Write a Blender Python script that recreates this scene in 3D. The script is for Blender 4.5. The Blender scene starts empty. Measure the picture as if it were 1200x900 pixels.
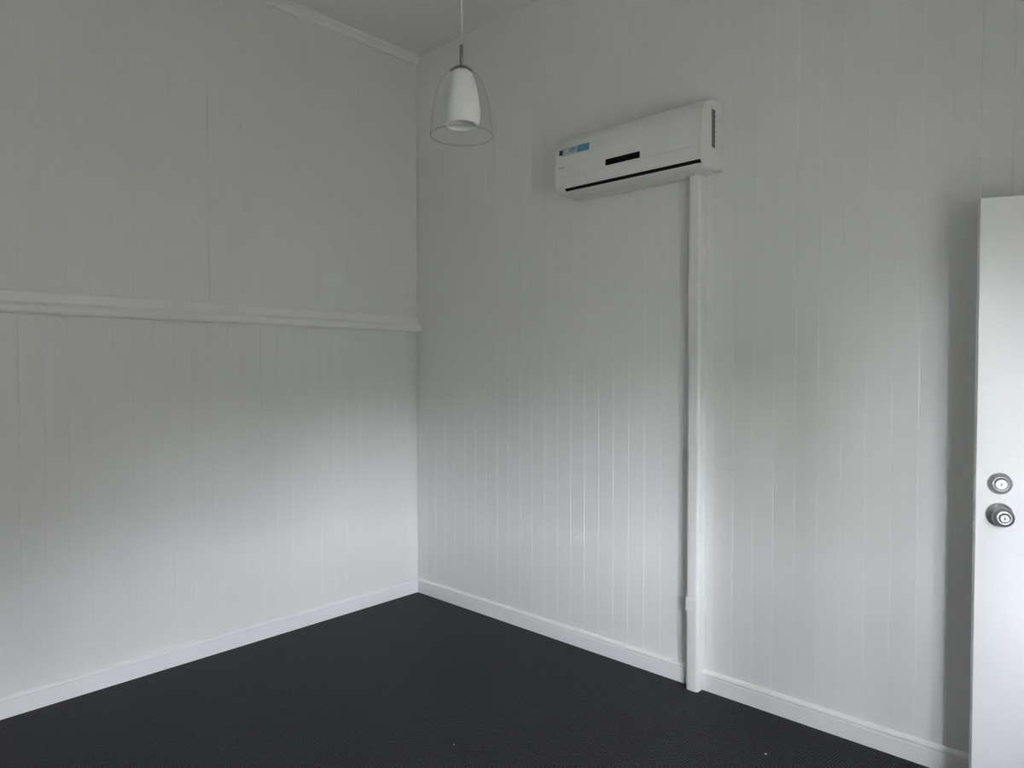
import bpy, bmesh, math, random
from mathutils import Vector, Matrix

random.seed(7)
C = bpy.context.scene.collection
scene = bpy.context.scene

# ---------------------------------------------------------------- camera, sky, exposure
F_PX, IMG_W = 812.0, 1200.0
CAM = Vector((3.587, -2.957, 1.5))
HEAD = math.radians(42.73)            # heading, turned left from +Y
PITCH = math.atan(20.0 / F_PX)        # tilted slightly down
cd = bpy.data.cameras.new('camera')
cd.sensor_width = 36.0
cd.lens = 36.0 * F_PX / IMG_W
cd.clip_start = 0.02
cam = bpy.data.objects.new('camera', cd)
C.objects.link(cam)
cam.location = CAM
cam.rotation_euler = (math.pi / 2 - PITCH, 0, HEAD)
scene.camera = cam

SKY_STRENGTH = 5.0
world = bpy.data.worlds.new('overcast_sky')
scene.world = world
world.use_nodes = True
bg = world.node_tree.nodes['Background']
bg.inputs['Color'].default_value = (0.905, 0.94, 1.0, 1)
bg.inputs['Strength'].default_value = SKY_STRENGTH

vs = scene.view_settings
vs.view_transform = 'Standard'
vs.look = 'None'
vs.exposure = 3.64
vs.gamma = 1.0
vs.use_curve_mapping = False
scene.cycles.max_bounces = 16
scene.cycles.diffuse_bounces = 10
scene.cycles.transparent_max_bounces = 16

# room: far corner at the origin, wall_back on y = 0, wall_left on x = 0
RX, RY, RZ = 3.97, -3.60, 3.53
BW = 0.092                            # cover width of a lining board
BT = 0.014
# openings in wall_right (x = RX): y from .. to .., z from .. to ..
DOOR = (-0.86, -0.03, 0.0, 2.05)
WIN = (-2.45, -1.30, 0.75, 2.05)


def portal(name, y0, y1, z0, z1):
    ld = bpy.data.lights.new(name, 'AREA')
    ld.shape = 'RECTANGLE'
    ld.size, ld.size_y = (z1 - z0), (y1 - y0)
    ld.cycles.is_portal = True
    o = bpy.data.objects.new(name, ld)
    o.location = (RX + 0.13, (y0 + y1) / 2, (z0 + z1) / 2)
    o.rotation_euler = (0, math.pi / 2, 0)      # emits towards -x
    C.objects.link(o)


portal('window_daylight', *WIN)


# ---------------------------------------------------------------- materials
def mat(name, col, rough=0.5, metal=0.0, spec=0.5):
    m = bpy.data.materials.new(name)
    m.use_nodes = True
    b = m.node_tree.nodes['Principled BSDF']
    b.inputs['Base Color'].default_value = (*col, 1)
    b.inputs['Roughness'].default_value = rough
    b.inputs['Metallic'].default_value = metal
    b.inputs['Specular IOR Level'].default_value = spec
    return m


def N(m, t, **kw):
    n = m.node_tree.nodes.new(t)
    for k, v in kw.items():
        setattr(n, k, v)
    return n


def L(m, a, b):
    m.node_tree.links.new(a, b)


def noisy(m, c0, c1, scale, detail=3.0, bump=0.0, bump_scale=None, stretch=None):
    b = m.node_tree.nodes['Principled BSDF']
    tc = N(m, 'ShaderNodeTexCoord')
    vec = tc.outputs['Object']
    if stretch:
        mp = N(m, 'ShaderNodeMapping')
        mp.inputs['Scale'].default_value = stretch
        L(m, vec, mp.inputs['Vector'])
        vec = mp.outputs['Vector']
    n = N(m, 'ShaderNodeTexNoise')
    n.inputs['Scale'].default_value = scale
    n.inputs['Detail'].default_value = detail
    L(m, vec, n.inputs['Vector'])
    r = N(m, 'ShaderNodeValToRGB')
    r.color_ramp.elements[0].position = 0.3
    r.color_ramp.elements[1].position = 0.7
    r.color_ramp.elements[0].color = (*c0, 1)
    r.color_ramp.elements[1].color = (*c1, 1)
    L(m, n.outputs['Fac'], r.inputs['Fac'])
    L(m, r.outputs['Color'], b.inputs['Base Color'])
    if bump:
        n2 = N(m, 'ShaderNodeTexNoise')
        n2.inputs['Scale'].default_value = bump_scale or scale * 8
        L(m, vec, n2.inputs['Vector'])
        bp = N(m, 'ShaderNodeBump')
        bp.inputs['Strength'].default_value = bump
        bp.inputs['Distance'].default_value = 0.002
        L(m, n2.outputs['Fac'], bp.inputs['Height'])
        L(m, bp.outputs['Normal'], b.inputs['Normal'])
    return m


WALL_A, WALL_B = (0.775, 0.775, 0.765), (0.80, 0.80, 0.79)
m_board = noisy(mat('painted_lining_board', WALL_A, 0.42), WALL_A, WALL_B, 3.0, bump=0.12, bump_scale=60, stretch=(1, 1, 0.12))
m_wall = noisy(mat('painted_wall', WALL_A, 0.5), WALL_A, WALL_B, 4.0)
m_ceil = noisy(mat('painted_ceiling', (0.72, 0.72, 0.71), 0.6), (0.79, 0.79, 0.775), (0.81, 0.81, 0.795), 3.0)
m_trim = noisy(mat('gloss_trim_paint', (0.82, 0.82, 0.82), 0.36), (0.82, 0.82, 0.82), (0.84, 0.84, 0.84), 6.0)
m_door = noisy(mat('door_paint', (0.82, 0.82, 0.82), 0.35), (0.81, 0.81, 0.815), (0.84, 0.84, 0.845), 2.0)
m_pvc = noisy(mat('white_pvc', (0.80, 0.80, 0.80), 0.3), (0.79, 0.79, 0.79), (0.81, 0.81, 0.81), 5.0)
m_ac = noisy(mat('white_plastic', (0.78, 0.78, 0.765), 0.35), (0.775, 0.775, 0.76), (0.79, 0.79, 0.775), 4.0)
m_acflap = mat('flap_plastic', (0.74, 0.74, 0.73), 0.4)
m_dark = mat('dark_gap', (0.012, 0.012, 0.012), 0.8, spec=0.1)
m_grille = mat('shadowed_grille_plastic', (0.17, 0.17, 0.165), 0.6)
m_black = mat('black_display', (0.004, 0.004, 0.005), 0.25, spec=0.3)
m_blue = noisy(mat('blue_sticker', (0.06, 0.26, 0.42), 0.4), (0.05, 0.23, 0.40), (0.10, 0.34, 0.50), 60)
m_paleblue = mat('pale_blue_print', (0.33, 0.47, 0.52), 0.4)
m_whiteprint = mat('white_print', (0.55, 0.62, 0.66), 0.4)
m_mauve = mat('mauve_print', (0.30, 0.27, 0.34), 0.4)
m_ink = mat('dark_print', (0.02, 0.02, 0.02), 0.4)
m_greyprint = mat('grey_print', (0.5, 0.5, 0.5), 0.4)
m_chrome = noisy(mat('satin_chrome', (0.5, 0.5, 0.51), 0.48, 1.0), (0.47, 0.47, 0.48), (0.52, 0.52, 0.53), 40)
m_steel = mat('brushed_nickel', (0.26, 0.255, 0.25), 0.35, 0.9)
m_brass = mat('steel_hinge', (0.5, 0.5, 0.5), 0.35, 1.0)
m_cord = mat('pale_cord', (0.60, 0.60, 0.59), 0.6)
m_opal = mat('opal_glass', (0.72, 0.725, 0.715), 0.3)
ob = m_opal.node_tree.nodes['Principled BSDF']
ob.inputs['Subsurface Weight'].default_value = 0.25
ob.inputs['Subsurface Radius'].default_value = (0.02, 0.02, 0.02)
m_bulb = mat('frosted_bulb', (0.8, 0.8, 0.78), 0.4)
m_lint = mat('white_lint', (0.85, 0.85, 0.85), 0.9)
m_deck = noisy(mat('weathered_deck_timber', (0.35, 0.30, 0.25), 0.7), (0.33, 0.29, 0.24), (0.42, 0.37, 0.31), 5, stretch=(1, 12, 1))
m_grass = noisy(mat('lawn', (0.1, 0.095, 0.07), 0.9), (0.085, 0.08, 0.06), (0.115, 0.108, 0.085), 4, 6)
m_leaf = noisy(mat('hedge_leaves', (0.07, 0.10, 0.05), 0.8), (0.055, 0.075, 0.04), (0.12, 0.145, 0.085), 9, 6, bump=1.0, bump_scale=20)
m_roof = noisy(mat('grey_roof', (0.2, 0.2, 0.2), 0.6), (0.17, 0.17, 0.17), (0.23, 0.23, 0.23), 3)
m_brick = noisy(mat('brown_brick', (0.17, 0.14, 0.115), 0.8), (0.145, 0.12, 0.10), (0.21, 0.17, 0.14), 3)
m_ext = noisy(mat('exterior_paint', (0.6, 0.6, 0.57), 0.6), (0.58, 0.58, 0.55), (0.62, 0.62, 0.59), 3)


def thin_glass(name, ior=1.45, tint=(0.97, 0.98, 0.98)):
    m = bpy.data.materials.new(name)
    m.use_nodes = True
    nt = m.node_tree
    nt.nodes.remove(nt.nodes['Principled BSDF'])
    out = nt.nodes['Material Output']
    tr = N(m, 'ShaderNodeBsdfTransparent')
    tr.inputs['Color'].default_value = (*tint, 1)
    gl = N(m, 'ShaderNodeBsdfGlossy')
    gl.inputs['Roughness'].default_value = 0.03
    # Schlick reflectance, the same from both sides of the pane
    f0 = ((ior - 1) / (ior + 1)) ** 2
    lw = N(m, 'ShaderNodeLayerWeight')
    pw = N(m, 'ShaderNodeMath', operation='POWER')
    pw.inputs[1].default_value = 5.0
    fr = N(m, 'ShaderNodeMath', operation='MULTIPLY_ADD')
    fr.inputs[1].default_value = 1 - f0
    fr.inputs[2].default_value = f0
    L(m, lw.outputs['Facing'], pw.inputs[0])
    L(m, pw.outputs['Value'], fr.inputs[0])
    mx = N(m, 'ShaderNodeMixShader')
    L(m, fr.outputs['Value'], mx.inputs['Fac'])
    L(m, tr.outputs['BSDF'], mx.inputs[1])
    L(m, gl.outputs['BSDF'], mx.inputs[2])
    L(m, mx.outputs['Shader'], out.inputs['Surface'])
    return m


m_glass = thin_glass('clear_shade_glass', 1.45, (0.985, 0.99, 0.99))
m_pane = thin_glass('window_glass', 1.5)

# charcoal loop-pile carpet: fine rows of loops, slight fleck
m_carpet = mat('charcoal_loop_carpet', (0.04, 0.04, 0.043), 0.5, spec=0.1)
b = m_carpet.node_tree.nodes['Principled BSDF']
b.inputs['Sheen Weight'].default_value = 0.06
b.inputs['Sheen Roughness'].default_value = 0.5
b.inputs['Sheen Tint'].default_value = (0.75, 0.78, 0.85, 1)
tc = N(m_carpet, 'ShaderNodeTexCoord')
mp = N(m_carpet, 'ShaderNodeMapping')
mp.inputs['Rotation'].default_value = (0, 0, math.radians(8))
L(m_carpet, tc.outputs['Object'], mp.inputs['Vector'])
vo = N(m_carpet, 'ShaderNodeTexVoronoi')
vo.inputs['Scale'].default_value = 150
L(m_carpet, mp.outputs['Vector'], vo.inputs['Vector'])
wv = N(m_carpet, 'ShaderNodeTexWave')
wv.inputs['Scale'].default_value = 30
wv.inputs['Distortion'].default_value = 1.5
wv.inputs['Detail'].default_value = 2
wv.inputs['Detail Scale'].default_value = 3
L(m_carpet, mp.outputs['Vector'], wv.inputs['Vector'])
n1 = N(m_carpet, 'ShaderNodeTexNoise')
n1.inputs['Scale'].default_value = 90
n1.inputs['Detail'].default_value = 4
L(m_carpet, mp.outputs['Vector'], n1.inputs['Vector'])
mx1 = N(m_carpet, 'ShaderNodeMath', operation='MULTIPLY')
L(m_carpet, n1.outputs['Fac'], mx1.inputs[0])
mx1.inputs[1].default_value = 0.85
mx2 = N(m_carpet, 'ShaderNodeMath', operation='MULTIPLY_ADD')
L(m_carpet, wv.outputs['Fac'], mx2.inputs[0])
mx2.inputs[1].default_value = 0.22
L(m_carpet, mx1.outputs['Value'], mx2.inputs[2])
cr = N(m_carpet, 'ShaderNodeValToRGB')
cr.color_ramp.elements[0].position = 0.25
cr.color_ramp.elements[1].position = 0.85
cr.color_ramp.elements[0].color = (0.0075, 0.0075, 0.0088, 1)
cr.color_ramp.elements[1].color = (0.026, 0.026, 0.030, 1)
L(m_carpet, mx2.outputs['Value'], cr.inputs['Fac'])
L(m_carpet, cr.outputs['Color'], b.inputs['Base Color'])
ad = N(m_carpet, 'ShaderNodeMath', operation='ADD')
L(m_carpet, vo.outputs['Distance'], ad.inputs[0])
L(m_carpet, wv.outputs['Fac'], ad.inputs[1])
bp = N(m_carpet, 'ShaderNodeBump')
bp.inputs['Strength'].default_value = 0.6
bp.inputs['Distance'].default_value = 0.003
L(m_carpet, ad.outputs['Value'], bp.inputs['Height'])
L(m_carpet, bp.outputs['Normal'], b.inputs['Normal'])


# ---------------------------------------------------------------- helpers
def tag(o, label=None, cat=None, group=None, kind=None):
    if label: o['label'] = label
    if cat: o['category'] = cat
    if group: o['group'] = group
    if kind: o['kind'] = kind
    return o


def link(name, me, m, parent=None, smooth=False):
    if m is not None:
        me.materials.append(m)
    if smooth:
        for p in me.polygons:
            p.use_smooth = True
    o = bpy.data.objects.new(name, me)
    C.objects.link(o)
    if parent is not None:
        o.parent = parent
    return o


def bm_obj(name, bm, m, parent=None, smooth=False):
    bmesh.ops.recalc_face_normals(bm, faces=bm.faces)
    me = bpy.data.meshes.new(name)
    bm.to_mesh(me)
    bm.free()
    return link(name, me, m, parent, smooth)


def empty(name, loc=(0, 0, 0), rz=0.0):
    o = bpy.data.objects.new(name, None)
    o.empty_display_size = 0.1
    o.location = loc
    o.rotation_euler = (0, 0, rz)
    C.objects.link(o)
    return o


def box(bm, x0, x1, y0, y1, z0, z1, bevel=0.0, seg=2):
    x0, x1 = min(x0, x1), max(x0, x1)
    y0, y1 = min(y0, y1), max(y0, y1)
    z0, z1 = min(z0, z1), max(z0, z1)
    r = bmesh.ops.create_cube(bm, size=1.0)
    M = Matrix.Translation(((x0 + x1) / 2, (y0 + y1) / 2, (z0 + z1) / 2)) @ Matrix.Diagonal((x1 - x0, y1 - y0, z1 - z0, 1))
    bmesh.ops.transform(bm, matrix=M, verts=r['verts'])
    if bevel:
        es = list({e for v in r['verts'] for e in v.link_edges})
        bmesh.ops.bevel(bm, geom=es, offset=bevel, segments=seg, profile=0.5, affect='EDGES')
    return bm


def boxo(name, dims, m, parent=None, bevel=0.0, seg=2):
    return bm_obj(name, box(bmesh.new(), *dims, bevel=bevel, seg=seg), m, parent)


def prism(bm, prof, place, a, bb):
    """extrude a closed 2-D profile; place(u, v, t) -> xyz for t in (a, bb)"""
    r0 = [bm.verts.new(place(u, v, a)) for u, v in prof]
    r1 = [bm.verts.new(place(u, v, bb)) for u, v in prof]
    n = len(prof)
    for i in range(n):
        j = (i + 1) % n
        bm.faces.new((r0[i], r0[j], r1[j], r1[i]))
    bm.faces.new(r0)
    bm.faces.new(list(reversed(r1)))
    return bm


def lathe(bm, prof, seg=48, M=None, cap=False):
    """revolve (r, z) pairs round z"""
    rings = []
    for r, z in prof:
        if r < 1e-6:
            rings.append([bm.verts.new((0, 0, z))])
        else:
            rings.append([bm.verts.new((r * math.cos(2 * math.pi * k / seg), r * math.sin(2 * math.pi * k / seg), z)) for k in range(seg)])
    for A, B in zip(rings, rings[1:]):
        for k in range(seg):
            k2 = (k + 1) % seg
            if len(A) == 1 and len(B) == 1:
                continue
            if len(A) == 1:
                bm.faces.new((A[0], B[k], B[k2]))
            elif len(B) == 1:
                bm.faces.new((A[k], A[k2], B[0]))
            else:
                bm.faces.new((A[k], A[k2], B[k2], B[k]))
    if M is not None:
        bmesh.ops.transform(bm, matrix=M, verts=[v for R in rings for v in R])
    return bm


# ---------------------------------------------------------------- room shell
bm = box(bmesh.new(), -0.1, RX + 0.12, RY - 0.1, 0.1, -0.12, 0.0)
tag(bm_obj('floor', bm, m_carpet), 'charcoal loop pile carpet covering the floor of the room', kind='structure')
bm = box(bmesh.new(), -0.1, RX + 0.12, RY - 0.1, 0.1, RZ, RZ + 0.1)
tag(bm_obj('ceiling', bm, m_ceil), 'plain white painted ceiling', kind='structure')

# backing of each wall sits behind its boards
S = 0.1
wall_left = boxo('wall_left', (-S, -BT, RY - S, S, 0, RZ), m_wall)
wall_back = boxo('wall_back', (-BT, RX + BT, BT, S, 0, RZ), m_wall)
wall_front = boxo('wall_front', (-BT, RX + BT, RY - S, RY - BT, 0, RZ), m_wall)
bm = bmesh.new()
X0, X1 = RX + BT, RX + 0.12
ys = [RY - S, WIN[0], WIN[1], DOOR[0], DOOR[1], S]
for i in range(5):
    if i == 1:
        box(bm, X0, X1, ys[1], ys[2], 0, WIN[2])
        box(bm, X0, X1, ys[1], ys[2], WIN[3], RZ)
    elif i == 3:
        box(bm, X0, X1, ys[3], ys[4], DOOR[3], RZ)
    else:
        box(bm, X0, X1, ys[i], ys[i + 1], 0, RZ)
wall_right = bm_obj('wall_right', bm, m_wall)
tag(wall_left, 'white tongue and groove board wall with a picture rail', kind='structure')
tag(wall_back, 'white tongue and groove board wall carrying the air conditioner', kind='structure')
tag(wall_front, 'white tongue and groove board wall facing the air conditioner', kind='structure')
tag(wall_right, 'white tongue and groove board wall with the open doorway', kind='structure')

# one lining board, local x = width, front on y = 0 facing -y, unit height
V, VD = 0.0021, 0.0010
prof = [(0.0, VD), (V, 0.0), (BW - V, 0.0), (BW, VD), (BW, BT), (0.0, BT)]
bm = prism(bmesh.new(), prof, lambda u, v, t: (u, v, t), 0.0, 1.0)
bmesh.ops.recalc_face_normals(bm, faces=bm.faces)
me_board = bpy.data.meshes.new('board')
bm.to_mesh(me_board)
bm.free()
me_board.materials.append(m_board)


def board(parent, loc, rz, h, w=BW):
    o = bpy.data.objects.new('board', me_board)
    C.objects.link(o)
    o.parent = parent
    o.location = (loc[0], loc[1] + 0, loc[2])
    o.rotation_euler = (0, 0, rz)
    o.scale = (w / BW, 1, h)
    return o


def run(parent, length, place, rz, spans=None):
    """lay boards side by side over length; place(s) -> (x, y) of the board's local origin"""
    s = 0.0
    while s < length - 1e-4:
        w = min(BW, length - s)
        for z0, z1 in (spans(s, s + w) if spans else [(0.0, RZ)]):
            x, y = place(s)
            board(parent, (x, y, z0), rz, z1 - z0, w)
        s += w


run(wall_back, RX, lambda s: (s, 0), 0)
run(wall_left, -RY, lambda s: (0, -s - min(BW, -RY - s)), math.pi / 2)
run(wall_front, RX, lambda s: (RX - s, RY), math.pi)


def right_spans(a, b_):
    y1, y0 = -a, -b_
    for o in (DOOR, WIN):
        if y1 > o[0] + 0.02 and y0 < o[1] - 0.02:
            r = []
            if o[2] > 0: r.append((0.0, o[2]))
            r.append((o[3], RZ))
            return r
    return [(0.0, RZ)]


run(wall_right, -RY, lambda s: (RX, -s), -math.pi / 2, right_spans)

# baseboards: flat face with a rounded, slightly proud top bead
BH, BD = 0.092, 0.017
base_prof = [(0, 0), (BD, 0), (BD, 0.066), (BD - 0.002, 0.070), (BD, 0.075), (BD - 0.0005, 0.081), (BD - 0.004, 0.087), (BD - 0.009, 0.0912), (0, BH)]
DUCT_X0, DUCT_X1, DUCT_D = 2.012, 2.074, 0.062


def baseboard(name, segs, place, label):
    bm = bmesh.new()
    for a, b_ in segs:
        prism(bm, base_prof, place, a, b_)
    tag(bm_obj(name, bm, m_trim), label, kind='structure')


baseboard('baseboard_back', [(BD, DUCT_X0 - 0.001), (DUCT_X1 + 0.001, RX)], lambda u, v, t: (t, -u, v), 'white painted baseboard along the air conditioner wall')
baseboard('baseboard_left', [(RY, 0.0)], lambda u, v, t: (u, t, v), 'white painted baseboard along the picture rail wall')
baseboard('baseboard_right', [(RY, DOOR[0] - 0.07)], lambda u, v, t: (RX - u, t, v), 'white painted baseboard beside the doorway')
baseboard('baseboard_front', [(BD, RX - BD)], lambda u, v, t: (t, RY + u, v), 'white painted baseboard behind the room')

# picture rail on the left wall
rail = [(0, 0.000), (0.030, 0.000), (0.037, 0.005), (0.040, 0.015), (0.040, 0.030), (0.036, 0.040), (0.026, 0.047),
        (0.020, 0.052), (0.018, 0.060), (0.016, 0.094), (0.011, 0.102), (0, 0.102)]
bm = prism(bmesh.new(), rail, lambda u, v, t: (u, t, 1.731 + v), RY, 0.0)
tag(bm_obj('trim_1', bm, m_trim), 'white moulded picture rail running across the board wall', kind='structure')

# cornice, two small steps
corn = [(0, -0.052), (0.009, -0.052), (0.012, -0.046), (0.012, -0.040), (0.018, -0.030), (0.030, -0.018), (0.037, -0.014), (0.037, -0.006), (0.041, 0.0), (0, 0)]
cor_defs = [
    ('trim_2', (RY, 0.0), lambda u, v, t: (u, t, RZ + v), 'white cornice above the picture rail wall'),
    ('trim_4', (RY, -0.042), lambda u, v, t: (RX - u, t, RZ + v), 'white cornice above the doorway wall'),
    ('trim_5', (0.042, RX - 0.042), lambda u, v, t: (t, RY + u, RZ + v), 'white cornice above the wall facing the air conditioner'),
]
for nm, (a, b_), pl, lab in cor_defs:
    tag(bm_obj(nm, prism(bmesh.new(), corn, pl, a, b_), m_trim), lab, kind='structure')


# door frame (jambs, head, architraves) and window frame in wall_right
def frame_boxes(bm, o, sill):
    y0, y1, z0, z1 = o
    t = 0.02
    box(bm, RX - 0.002, RX + 0.125, y0, y0 + t, z0, z1)
    box(bm, RX - 0.002, RX + 0.125, y1 - t, y1, z0, z1)
    box(bm, RX - 0.002, RX + 0.125, y0, y1, z1 - t, z1)
    a = 0.06
    box(bm, RX - 0.018, RX - 0.0005, y0 - a, y0 + 0.008, z0 - (a if sill else 0), z1 + a)
    if y1 + a < 0:
        box(bm, RX - 0.018, RX - 0.0005, y1 - 0.008, y1 + a, z0 - (a if sill else 0), z1 + a)
    box(bm, RX - 0.018, RX - 0.0005, y0 + 0.008, min(y1 - 0.008, -0.02), z1 - 0.008, z1 + a)
    if sill:
        box(bm, RX - 0.04, RX + 0.125, y0 - a, y1 + a, z0 - 0.02, z0 + 0.01)
        box(bm, RX - 0.016, RX - 0.0005, y0 + 0.008, y1 - 0.008, z0 - 0.08, z0 - 0.02)


bm = bmesh.new()
frame_boxes(bm, DOOR, False)
tag(bm_obj('trim_6', bm, m_trim), 'white painted jambs and architrave round the doorway', kind='structure')
win = empty('window_1', (RX, (WIN[0] + WIN[1]) / 2, WIN[2]))
tag(win, 'white timber window beside the doorway', kind='structure')


def to_parent(o, p):
    o.parent = p
    o.matrix_parent_inverse = Matrix.LocRotScale(p.location, p.rotation_euler, None).inverted()
    return o


bm = bmesh.new()
frame_boxes(bm, WIN, True)
to_parent(bm_obj('window_frame', bm, m_trim), win)
ym = (WIN[0] + WIN[1]) / 2
for y0, y1 in ((WIN[0] + 0.02, ym), (ym, WIN[1] - 0.02)):
    z0, z1 = WIN[2] + 0.01, WIN[3] - 0.02
    bm = bmesh.new()
    box(bm, RX + 0.05, RX + 0.085, y0, y0 + 0.04, z0, z1)
    box(bm, RX + 0.05, RX + 0.085, y1 - 0.04, y1, z0, z1)
    box(bm, RX + 0.05, RX + 0.085, y0 + 0.04, y1 - 0.04, z0, z0 + 0.05)
    box(bm, RX + 0.05, RX + 0.085, y0 + 0.04, y1 - 0.04, z1 - 0.04, z1)
    to_parent(bm_obj('sash', bm, m_trim), win)
    bm = bmesh.new()
    vs_ = [bm.verts.new(p) for p in ((RX + 0.067, y0 + 0.038, z0 + 0.048), (RX + 0.067, y1 - 0.038, z0 + 0.048),
                                     (RX + 0.067, y1 - 0.038, z1 - 0.038), (RX + 0.067, y0 + 0.038, z1 - 0.038))]
    bm.faces.new(vs_)
    to_parent(bm_obj('pane', bm, m_pane), win)

# ---------------------------------------------------------------- beyond the doorway: a closed hall; outside the window: hood, lawn, neighbour, trees
VX = RX + 0.12
HOOD_W, HOOD_Z = 0.65, 1.67
NX, NY, NH, NR = 10.0, -2.25, 2.6, 1.2
TX, TY, TR, TH = 11.15, -11.25, 1.05, 8.0
BELT_X, BELT_H = 40.0, 3.8
bm = bmesh.new()
box(bm, VX, VX + 1.3, -1.06, 0.2, -0.12, 0.0)
tag(bm_obj('floor_hall', bm, m_carpet), 'charcoal carpet of the hall beyond the doorway', kind='structure')
bm = bmesh.new()
box(bm, VX + 1.2, VX + 1.3, -0.96, 0.1, 0, 2.6)
box(bm, VX, VX + 1.3, -1.06, -0.96, 0, 2.6)
box(bm, VX, VX + 1.3, 0.1, 0.2, 0, 2.6)
box(bm, VX, VX + 1.3, -1.06, 0.2, 2.6, 2.7)
tag(bm_obj('wall_hall', bm, m_wall), 'white walls of the hall beyond the doorway', kind='structure')
tag(boxo('ground', (VX, VX + 80, -90, 70, -0.75, -0.6), m_grass), 'dry lawn outside the window', kind='structure')
bm = bmesh.new()
prism(bm, [(0, 2.30), (HOOD_W, HOOD_Z), (HOOD_W, HOOD_Z + 0.03), (0, 2.34)], lambda u, v, t: (VX + 0.001 + u, t, v), WIN[0] - 0.12, WIN[1] + 0.12)
tag(bm_obj('window_hood', bm, m_ext), 'sloping painted metal hood over the window', kind='structure')
nb = empty('neighbour_house', (NX, NY + 6, -0.6))
tag(nb, 'single storey brick neighbouring house with a gable roof beyond the lawn', 'house')
o = boxo('wall', (0, 7, -6, 6, 0, NH), m_brick)
o.parent = nb
bm = prism(bmesh.new(), [(-0.5, NH), (7.5, NH), (3.5, NH + NR)], lambda u, v, t: (u, t, v), -6.4, 6.4)
o = bm_obj('roof', bm, m_roof)
o.parent = nb
bm = bmesh.new()
bmesh.ops.create_grid(bm, x_segments=160, y_segments=16, size=0.5)
for v in list(bm.verts):
    s, q = v.co.x + 0.5, v.co.y + 0.5           # along, over
    ang = math.pi * q
    y = -85 + 150 * s
    w = 3.0 * math.copysign(abs(math.cos(ang)) ** 0.45, math.cos(ang))
    z = -0.6 + (BELT_H + 0.6) * abs(math.sin(ang)) ** 0.45
    k = 0.35
    v.co = (BELT_X - w + random.uniform(-k, k), y + random.uniform(-k, k), z + (random.uniform(-k, k) if z > 0 else 0))
HB = bm
tree = empty('cypress_tree', (TX, TY, -0.6))
tag(tree, 'dark columnar cypress standing on the lawn', 'tree')
bm = bmesh.new()
bmesh.ops.create_icosphere(bm, subdivisions=5, radius=1.0)
for v in bm.verts:
    t = (v.co.z + 1) / 2
    rr = TR * (1 - 0.75 * max(0, t - 0.6) ** 1.5 / 0.253) * random.uniform(0.9, 1.08)
    n_ = math.hypot(v.co.x, v.co.y)
    k = min(1.0, n_ * 1.6) / max(n_, 1e-6)
    v.co = (v.co.x * k * rr, v.co.y * k * rr, 0.25 + (TH - 0.25) * t)
bm_obj('foliage', bm, m_leaf, tree)
bm = bmesh.new()
bmesh.ops.create_cone(bm, cap_ends=True, segments=12, radius1=0.11, radius2=0.08, depth=0.6, matrix=Matrix.Translation((0, 0, 0.3)))
bm_obj('trunk', bm, m_deck, tree)
bm = HB
tag(bm_obj('hedge', bm, m_leaf), 'tall dense green hedge far across the lawn', 'hedge')

# ---------------------------------------------------------------- open door, hinged at the corner
FREE = Vector((3.174, -0.296))
HINGE = Vector((3.93, -0.018))
dvec = (HINGE - FREE)
DW = 0.815
dang = math.atan2(dvec.y, dvec.x)
# local frame: origin at the free edge on the visible face, +x towards the hinge, -y the visible face
door = empty('door_1', (FREE.x, FREE.y, 0), dang)
tag(door, 'white flush door standing open by the board wall with two round locks', kind='structure')
boxo('door_leaf', (0, DW, 0.0, 0.036, 0.012, 2.04), m_door, door, bevel=0.0015)
TURN = Matrix.Rotation(math.pi / 2, 4, 'X')     # lathe axis z -> -y (out of the visible face)


def lock_at(x, z):
    return Matrix.Translation((x, 0, z)) @ TURN


BS = 0.064
dl = bm_obj('deadlock', lathe(bmesh.new(), [(0, 0.0), (0.034, 0.0), (0.0345, 0.004), (0.032, 0.010), (0.0255, 0.019), (0.0235, 0.021), (0.0195, 0.021), (0.0185, 0.019), (0, 0.019)], 40, lock_at(BS, 1.127)), m_chrome, door, True)
dl['label'] = 'satin chrome deadlock with a round bevelled collar'
bm_obj('lock_cylinder', lathe(bmesh.new(), [(0, 0.018), (0.0165, 0.018), (0.0165, 0.0235), (0.0155, 0.0245), (0, 0.0245)], 32, lock_at(BS, 1.127)), m_chrome, dl)
bm = box(bmesh.new(), BS - 0.0012, BS + 0.0012, -0.0252, -0.0243, 1.121, 1.133)
bm_obj('keyhole', bm, m_ink, dl)
kn = bm_obj('door_knob', lathe(bmesh.new(), [(0.0, 0.0), (0.0373, 0.0), (0.0379, 0.0042), (0.035, 0.0084), (0.0203, 0.0115), (0.0153, 0.0158), (0.0141, 0.0273), (0.0169, 0.0326), (0.026, 0.0378), (0.0299, 0.0451), (0.0305, 0.0525), (0.0288, 0.0599), (0.0243, 0.0651), (0.0198, 0.0672), (0.0153, 0.0674), (0.0141, 0.0656), (0.0, 0.0656)], 40, lock_at(BS, 1.027)), m_chrome, door, True)
kn['label'] = 'satin chrome round door knob with a key cylinder'
bm_obj('lock_cylinder', lathe(bmesh.new(), [(0, 0.065), (0.0130, 0.065), (0.0130, 0.0690), (0.0118, 0.0698), (0, 0.0698)], 32, lock_at(BS, 1.027)), m_chrome, kn)
bm = box(bmesh.new(), BS - 0.0011, BS + 0.0011, -0.0704, -0.0696, 1.022, 1.032)
bm_obj('keyhole', bm, m_ink, kn)
for z in (1.127, 1.027):
    boxo('latch_plate', (-0.0012, 0.0, 0.006, 0.030, z - 0.03, z + 0.03), m_brass, door)
for z in (0.25, 1.05, 1.80):
    bm = bmesh.new()
    bmesh.ops.create_cone(bm, cap_ends=True, segments=12, radius1=0.006, radius2=0.006, depth=0.1, matrix=Matrix.Translation((DW + 0.006, 0.006, z)))
    bm_obj('hinge', bm, m_brass, door)

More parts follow.
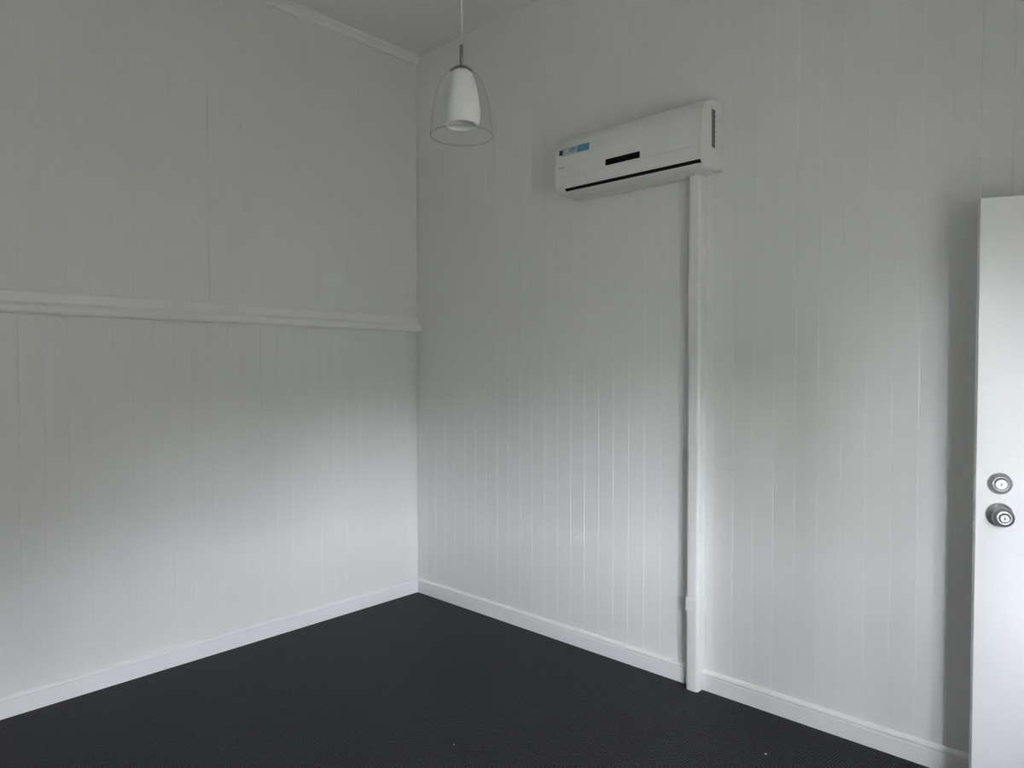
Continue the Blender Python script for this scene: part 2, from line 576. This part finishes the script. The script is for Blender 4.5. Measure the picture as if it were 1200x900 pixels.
# ---------------------------------------------------------------- air conditioner
AX0, AX1 = 1.335, 2.148
ac = empty('air_conditioner', ((AX0 + AX1) / 2, 0, 2.375))
tag(ac, 'white split system air conditioner mounted high on the board wall', 'air conditioner')


def ap(o):
    o.parent = ac
    o.matrix_parent_inverse = Matrix.Translation(ac.location).inverted()
    return o


# side profile (depth d, height z)
prof_body = [(0.001, 2.380), (0.06, 2.378), (0.12, 2.378), (0.160, 2.381), (0.178, 2.388), (0.190, 2.402), (0.197, 2.425), (0.199, 2.455),
             (0.1985, 2.50), (0.196, 2.55), (0.191, 2.590), (0.182, 2.622), (0.168, 2.645), (0.145, 2.662), (0.11, 2.674), (0.06, 2.681), (0.001, 2.684)]
bm = prism(bmesh.new(), prof_body, lambda u, v, t: (t, -u, v), AX0, AX1)
bmesh.ops.recalc_face_normals(bm, faces=bm.faces)
es = [e for e in bm.edges if abs(e.verts[0].co.x - e.verts[1].co.x) < 1e-6 and min(v.co.y for v in e.verts) < -0.005]
bmesh.ops.bevel(bm, geom=es, offset=0.005, segments=3, profile=0.5, affect='EDGES', clamp_overlap=True)
body = ap(bm_obj('casing', bm, m_ac, None))
for p in body.data.polygons:
    p.use_smooth = len(p.vertices) == 4


def prof_at(z):
    fr = [(d, zz) for d, zz in prof_body[5:16]]
    for (d0, z0), (d1, z1) in zip(fr, fr[1:]):
        if z0 <= z <= z1:
            return d0 + (d1 - d0) * (z - z0) / (z1 - z0)
    return 0.19


def skin(name, x0, x1, z0, z1, off, m, parent=None, steps=10, thick=0.004, inner=None):
    """a curved plate lying on the front of the casing"""
    bm = bmesh.new()
    zs = [z0 + (z1 - z0) * k / steps for k in range(steps + 1)]
    outer = [(prof_at(z) + off, z) for z in zs]
    innerp = [(prof_at(z) + off - thick, z) for z in reversed(zs)]
    prism(bm, outer + innerp, lambda u, v, t: (t, -u, v), x0, x1)
    o = bm_obj(name, bm, m)
    if parent is None:
        ap(o)
    else:
        o.parent = parent
    return o


panel = skin('front_panel', AX0 + 0.012, AX1 - 0.012, 2.4565, 2.640, 0.0045, m_ac)
skin('chin_panel', AX0 + 0.012, AX1 - 0.012, 2.404, 2.4515, 0.002, m_ac)
disp = skin('display', 1.652, 1.842, 2.4615, 2.4905, 0.006, m_black, steps=2, thick=0.003)
disp['label'] = 'black strip display'
# air outlet: dark slot along the front bottom edge with the flap under it
bm = prism(bmesh.new(), [(0.1865, 2.3925), (0.1895, 2.3990), (0.178, 2.3990), (0.170, 2.3880), (0.176, 2.3850), (0.1815, 2.3885)], lambda u, v, t: (t, -u, v), AX0 + 0.060, AX1 - 0.012)
ap(bm_obj('outlet_slot', bm, m_dark))
fl = [(0.1795, 2.3858), (0.165, 2.3775), (0.14, 2.3735), (0.10, 2.3715), (0.085, 2.3735), (0.085, 2.378), (0.14, 2.3785), (0.170, 2.3850)]
bm = prism(bmesh.new(), fl, lambda u, v, t: (t, -u, v), AX0 + 0.050, AX1 - 0.020)
ap(bm_obj('air_flap', bm, m_acflap))
bm = prism(bmesh.new(), [(0.080, 2.3785), (0.080, 2.3725), (0.02, 2.3715), (0.012, 2.374), (0.012, 2.380)], lambda u, v, t: (t, -u, v), AX0 + 0.02, AX1 - 0.02)
ap(bm_obj('bottom_cover', bm, m_acflap))
# side vent with ribs on the visible end
bm = bmesh.new()
box(bm, AX1 - 0.002, AX1 + 0.0006, -0.110, -0.076, 2.466, 2.634)
sv = ap(bm_obj('side_vent', bm, m_grille))
for k in range(8):
    z = 2.472 + k * 0.0215
    o = boxo('vent_slat', (AX1 + 0.0003, AX1 + 0.0025, -0.110, -0.076, z, z + 0.006), m_grille)
    o.parent = sv
for (y0, y1, z0, z1) in ((-0.116, -0.110, 2.460, 2.640), (-0.076, -0.070, 2.460, 2.640), (-0.110, -0.076, 2.460, 2.466), (-0.110, -0.076, 2.634, 2.640)):
    o = boxo('vent_rim', (AX1 - 0.001, AX1 + 0.003, y0, y1, z0, z1), m_ac)
    o.parent = sv
# sticker: pale to strong blue with small illegible marks, dark mark at its end
st = skin('sticker', 1.378, 1.552, 2.560, 2.598, 0.0052, m_paleblue, steps=6, thick=0.0008)
st['label'] = 'blue energy sticker'


def mark(name, x0, x1, z0, z1, m):
    skin(name, x0, x1, z0, z1, 0.0057, m, st, steps=4, thick=0.0007)


mark('sticker_block', 1.478, 1.550, 2.562, 2.597, m_blue)
mark('sticker_block', 1.500, 1.516, 2.572, 2.586, m_mauve)
mark('sticker_block', 1.430, 1.466, 2.576, 2.593, m_mauve)
mark('sticker_block', 1.398, 1.470, 2.562, 2.568, m_whiteprint)
mark('sticker_block', 1.400, 1.426, 2.575, 2.590, m_whiteprint)
mark('sticker_block', 1.364, 1.386, 2.566, 2.592, m_ink)
skin('badge', 1.365, 1.400, 2.498, 2.506, 0.0052, m_greyprint, steps=2, thick=0.0008)

# ---------------------------------------------------------------- pipe cover (duct) below the air conditioner
duct = empty('pipe_cover', ((DUCT_X0 + DUCT_X1) / 2, 0, 0))
tag(duct, 'white plastic pipe cover running down the board wall from air conditioner to carpet', 'pipe cover')


def rrect(w, d, r, seg=6):
    """open-backed rounded section: centre x = 0, back on 0, front on d"""
    pts = [(-w / 2, 0.0)]
    for cx, a0 in ((-w / 2 + r, math.pi), (w / 2 - r, math.pi / 2)):
        for k in range(seg + 1):
            a = a0 - k * (math.pi / 2) / seg
            pts.append((cx + r * math.cos(a), d - r + r * math.sin(a)))
    pts.append((w / 2, 0.0))
    return pts


DWD = DUCT_X1 - DUCT_X0


def duct_piece(name, w, d, z0, z1):
    bm = prism(bmesh.new(), rrect(w, d, 0.014), lambda u, v, t: (u, -v - 0.0005, t), z0, z1)
    o = bm_obj(name, bm, m_pvc, duct)
    for p in o.data.polygons:
        p.use_smooth = len(p.vertices) == 4
    o.data.set_sharp_from_angle(angle=math.radians(35))
    return o


duct_piece('channel', DWD, DUCT_D, 0.0, 2.3705)
duct_piece('coupler', DWD + 0.010, DUCT_D + 0.006, 0.372, 0.428)
duct_piece('coupler_lip', DWD + 0.013, DUCT_D + 0.0075, 0.372, 0.382)

# ---------------------------------------------------------------- pendant lamp
PT = Vector((2.115, -1.578))
PZ = 2.165                                   # rim height of the clear shade
pend = empty('pendant_lamp', (PT.x, PT.y, PZ))
tag(pend, 'pendant lamp with white opal shade inside a clear glass bell', 'lamp')


def shell(prof, t):
    """give an open (r, z) profile a wall thickness t inwards"""
    return prof + [(max(r - t, 0.001), z + (0.0 if i else 0.0)) for i, (r, z) in enumerate(reversed(prof))] + [prof[0]]


outer = [(0.0905, 0.000), (0.0895, 0.012), (0.0875, 0.035), (0.0845, 0.065), (0.080, 0.095), (0.073, 0.124), (0.062, 0.150), (0.048, 0.170), (0.036, 0.1835), (0.024, 0.1875)]
oc = bm_obj('clear_shade', lathe(bmesh.new(), outer, 64), m_glass, pend, True)
oc['label'] = 'clear glass bell shade'
bm = lathe(bmesh.new(), [(0.0895 + 0.0019 * math.cos(a), 0.0 + 0.0019 * math.sin(a)) for a in [2 * math.pi * k / 10 for k in range(11)]], 64)
bm_obj('shade_rim', bm, thin_glass('rim_glass', 1.7, (0.90, 0.91, 0.91)), oc, True)
inner = [(0.0475, 0.030), (0.0525, 0.040), (0.0540, 0.055), (0.0530, 0.080), (0.0495, 0.110), (0.0435, 0.140), (0.0370, 0.164), (0.031, 0.178), (0.022, 0.185)]
io = bm_obj('opal_shade', lathe(bmesh.new(), shell(inner, 0.004), 64), m_opal, pend, True)
io['label'] = 'white opal glass inner shade'
bm_obj('bulb', lathe(bmesh.new(), [(0, 0.055), (0.012, 0.057), (0.022, 0.066), (0.027, 0.080), (0.025, 0.095), (0.017, 0.112), (0.013, 0.122), (0.013, 0.165), (0, 0.165)], 32), m_bulb, pend, True)
bm_obj('cap', lathe(bmesh.new(), [(0.0315, 0.1815), (0.0318, 0.1840), (0.0295, 0.1875), (0.0230, 0.1925), (0.013, 0.1965), (0.006, 0.198), (0, 0.198)], 48), m_steel, pend, True)
bm_obj('stem', lathe(bmesh.new(), [(0, 0.196), (0.0048, 0.196), (0.0048, 0.256), (0.003, 0.260), (0, 0.260)], 16), m_steel, pend, True)
bm_obj('cord', lathe(bmesh.new(), [(0, 0.259), (0.0016, 0.259), (0.0016, RZ - PZ - 0.02), (0, RZ - PZ - 0.02)], 12), m_cord, pend, True)
top = RZ - PZ
bm_obj('ceiling_rose', lathe(bmesh.new(), [(0, top - 0.03), (0.02, top - 0.03), (0.045, top - 0.018), (0.05, top - 0.0005), (0, top - 0.0005)], 32), m_trim, pend, True)


# ---------------------------------------------------------------- lint flecks on the carpet
def fleck(x, y, s, label):
    bm = bmesh.new()
    bmesh.ops.create_icosphere(bm, subdivisions=2, radius=1.0)
    for v in bm.verts:
        v.co = Vector((v.co.x * s * random.uniform(0.7, 1.3), v.co.y * s * 0.7 * random.uniform(0.7, 1.3), max(0, v.co.z * 0.5 * s + 0.45 * s)))
    o = bm_obj('lint_fleck', bm, m_lint)
    o.location = (x, y, 0.0)
    tag(o, label, 'lint')


fleck(2.512, -0.346, 0.0042, 'tiny white lint fleck on the carpet near the baseboard')
fleck(1.576, -1.119, 0.0030, 'tiny grey white lint fleck in the middle of the carpet')
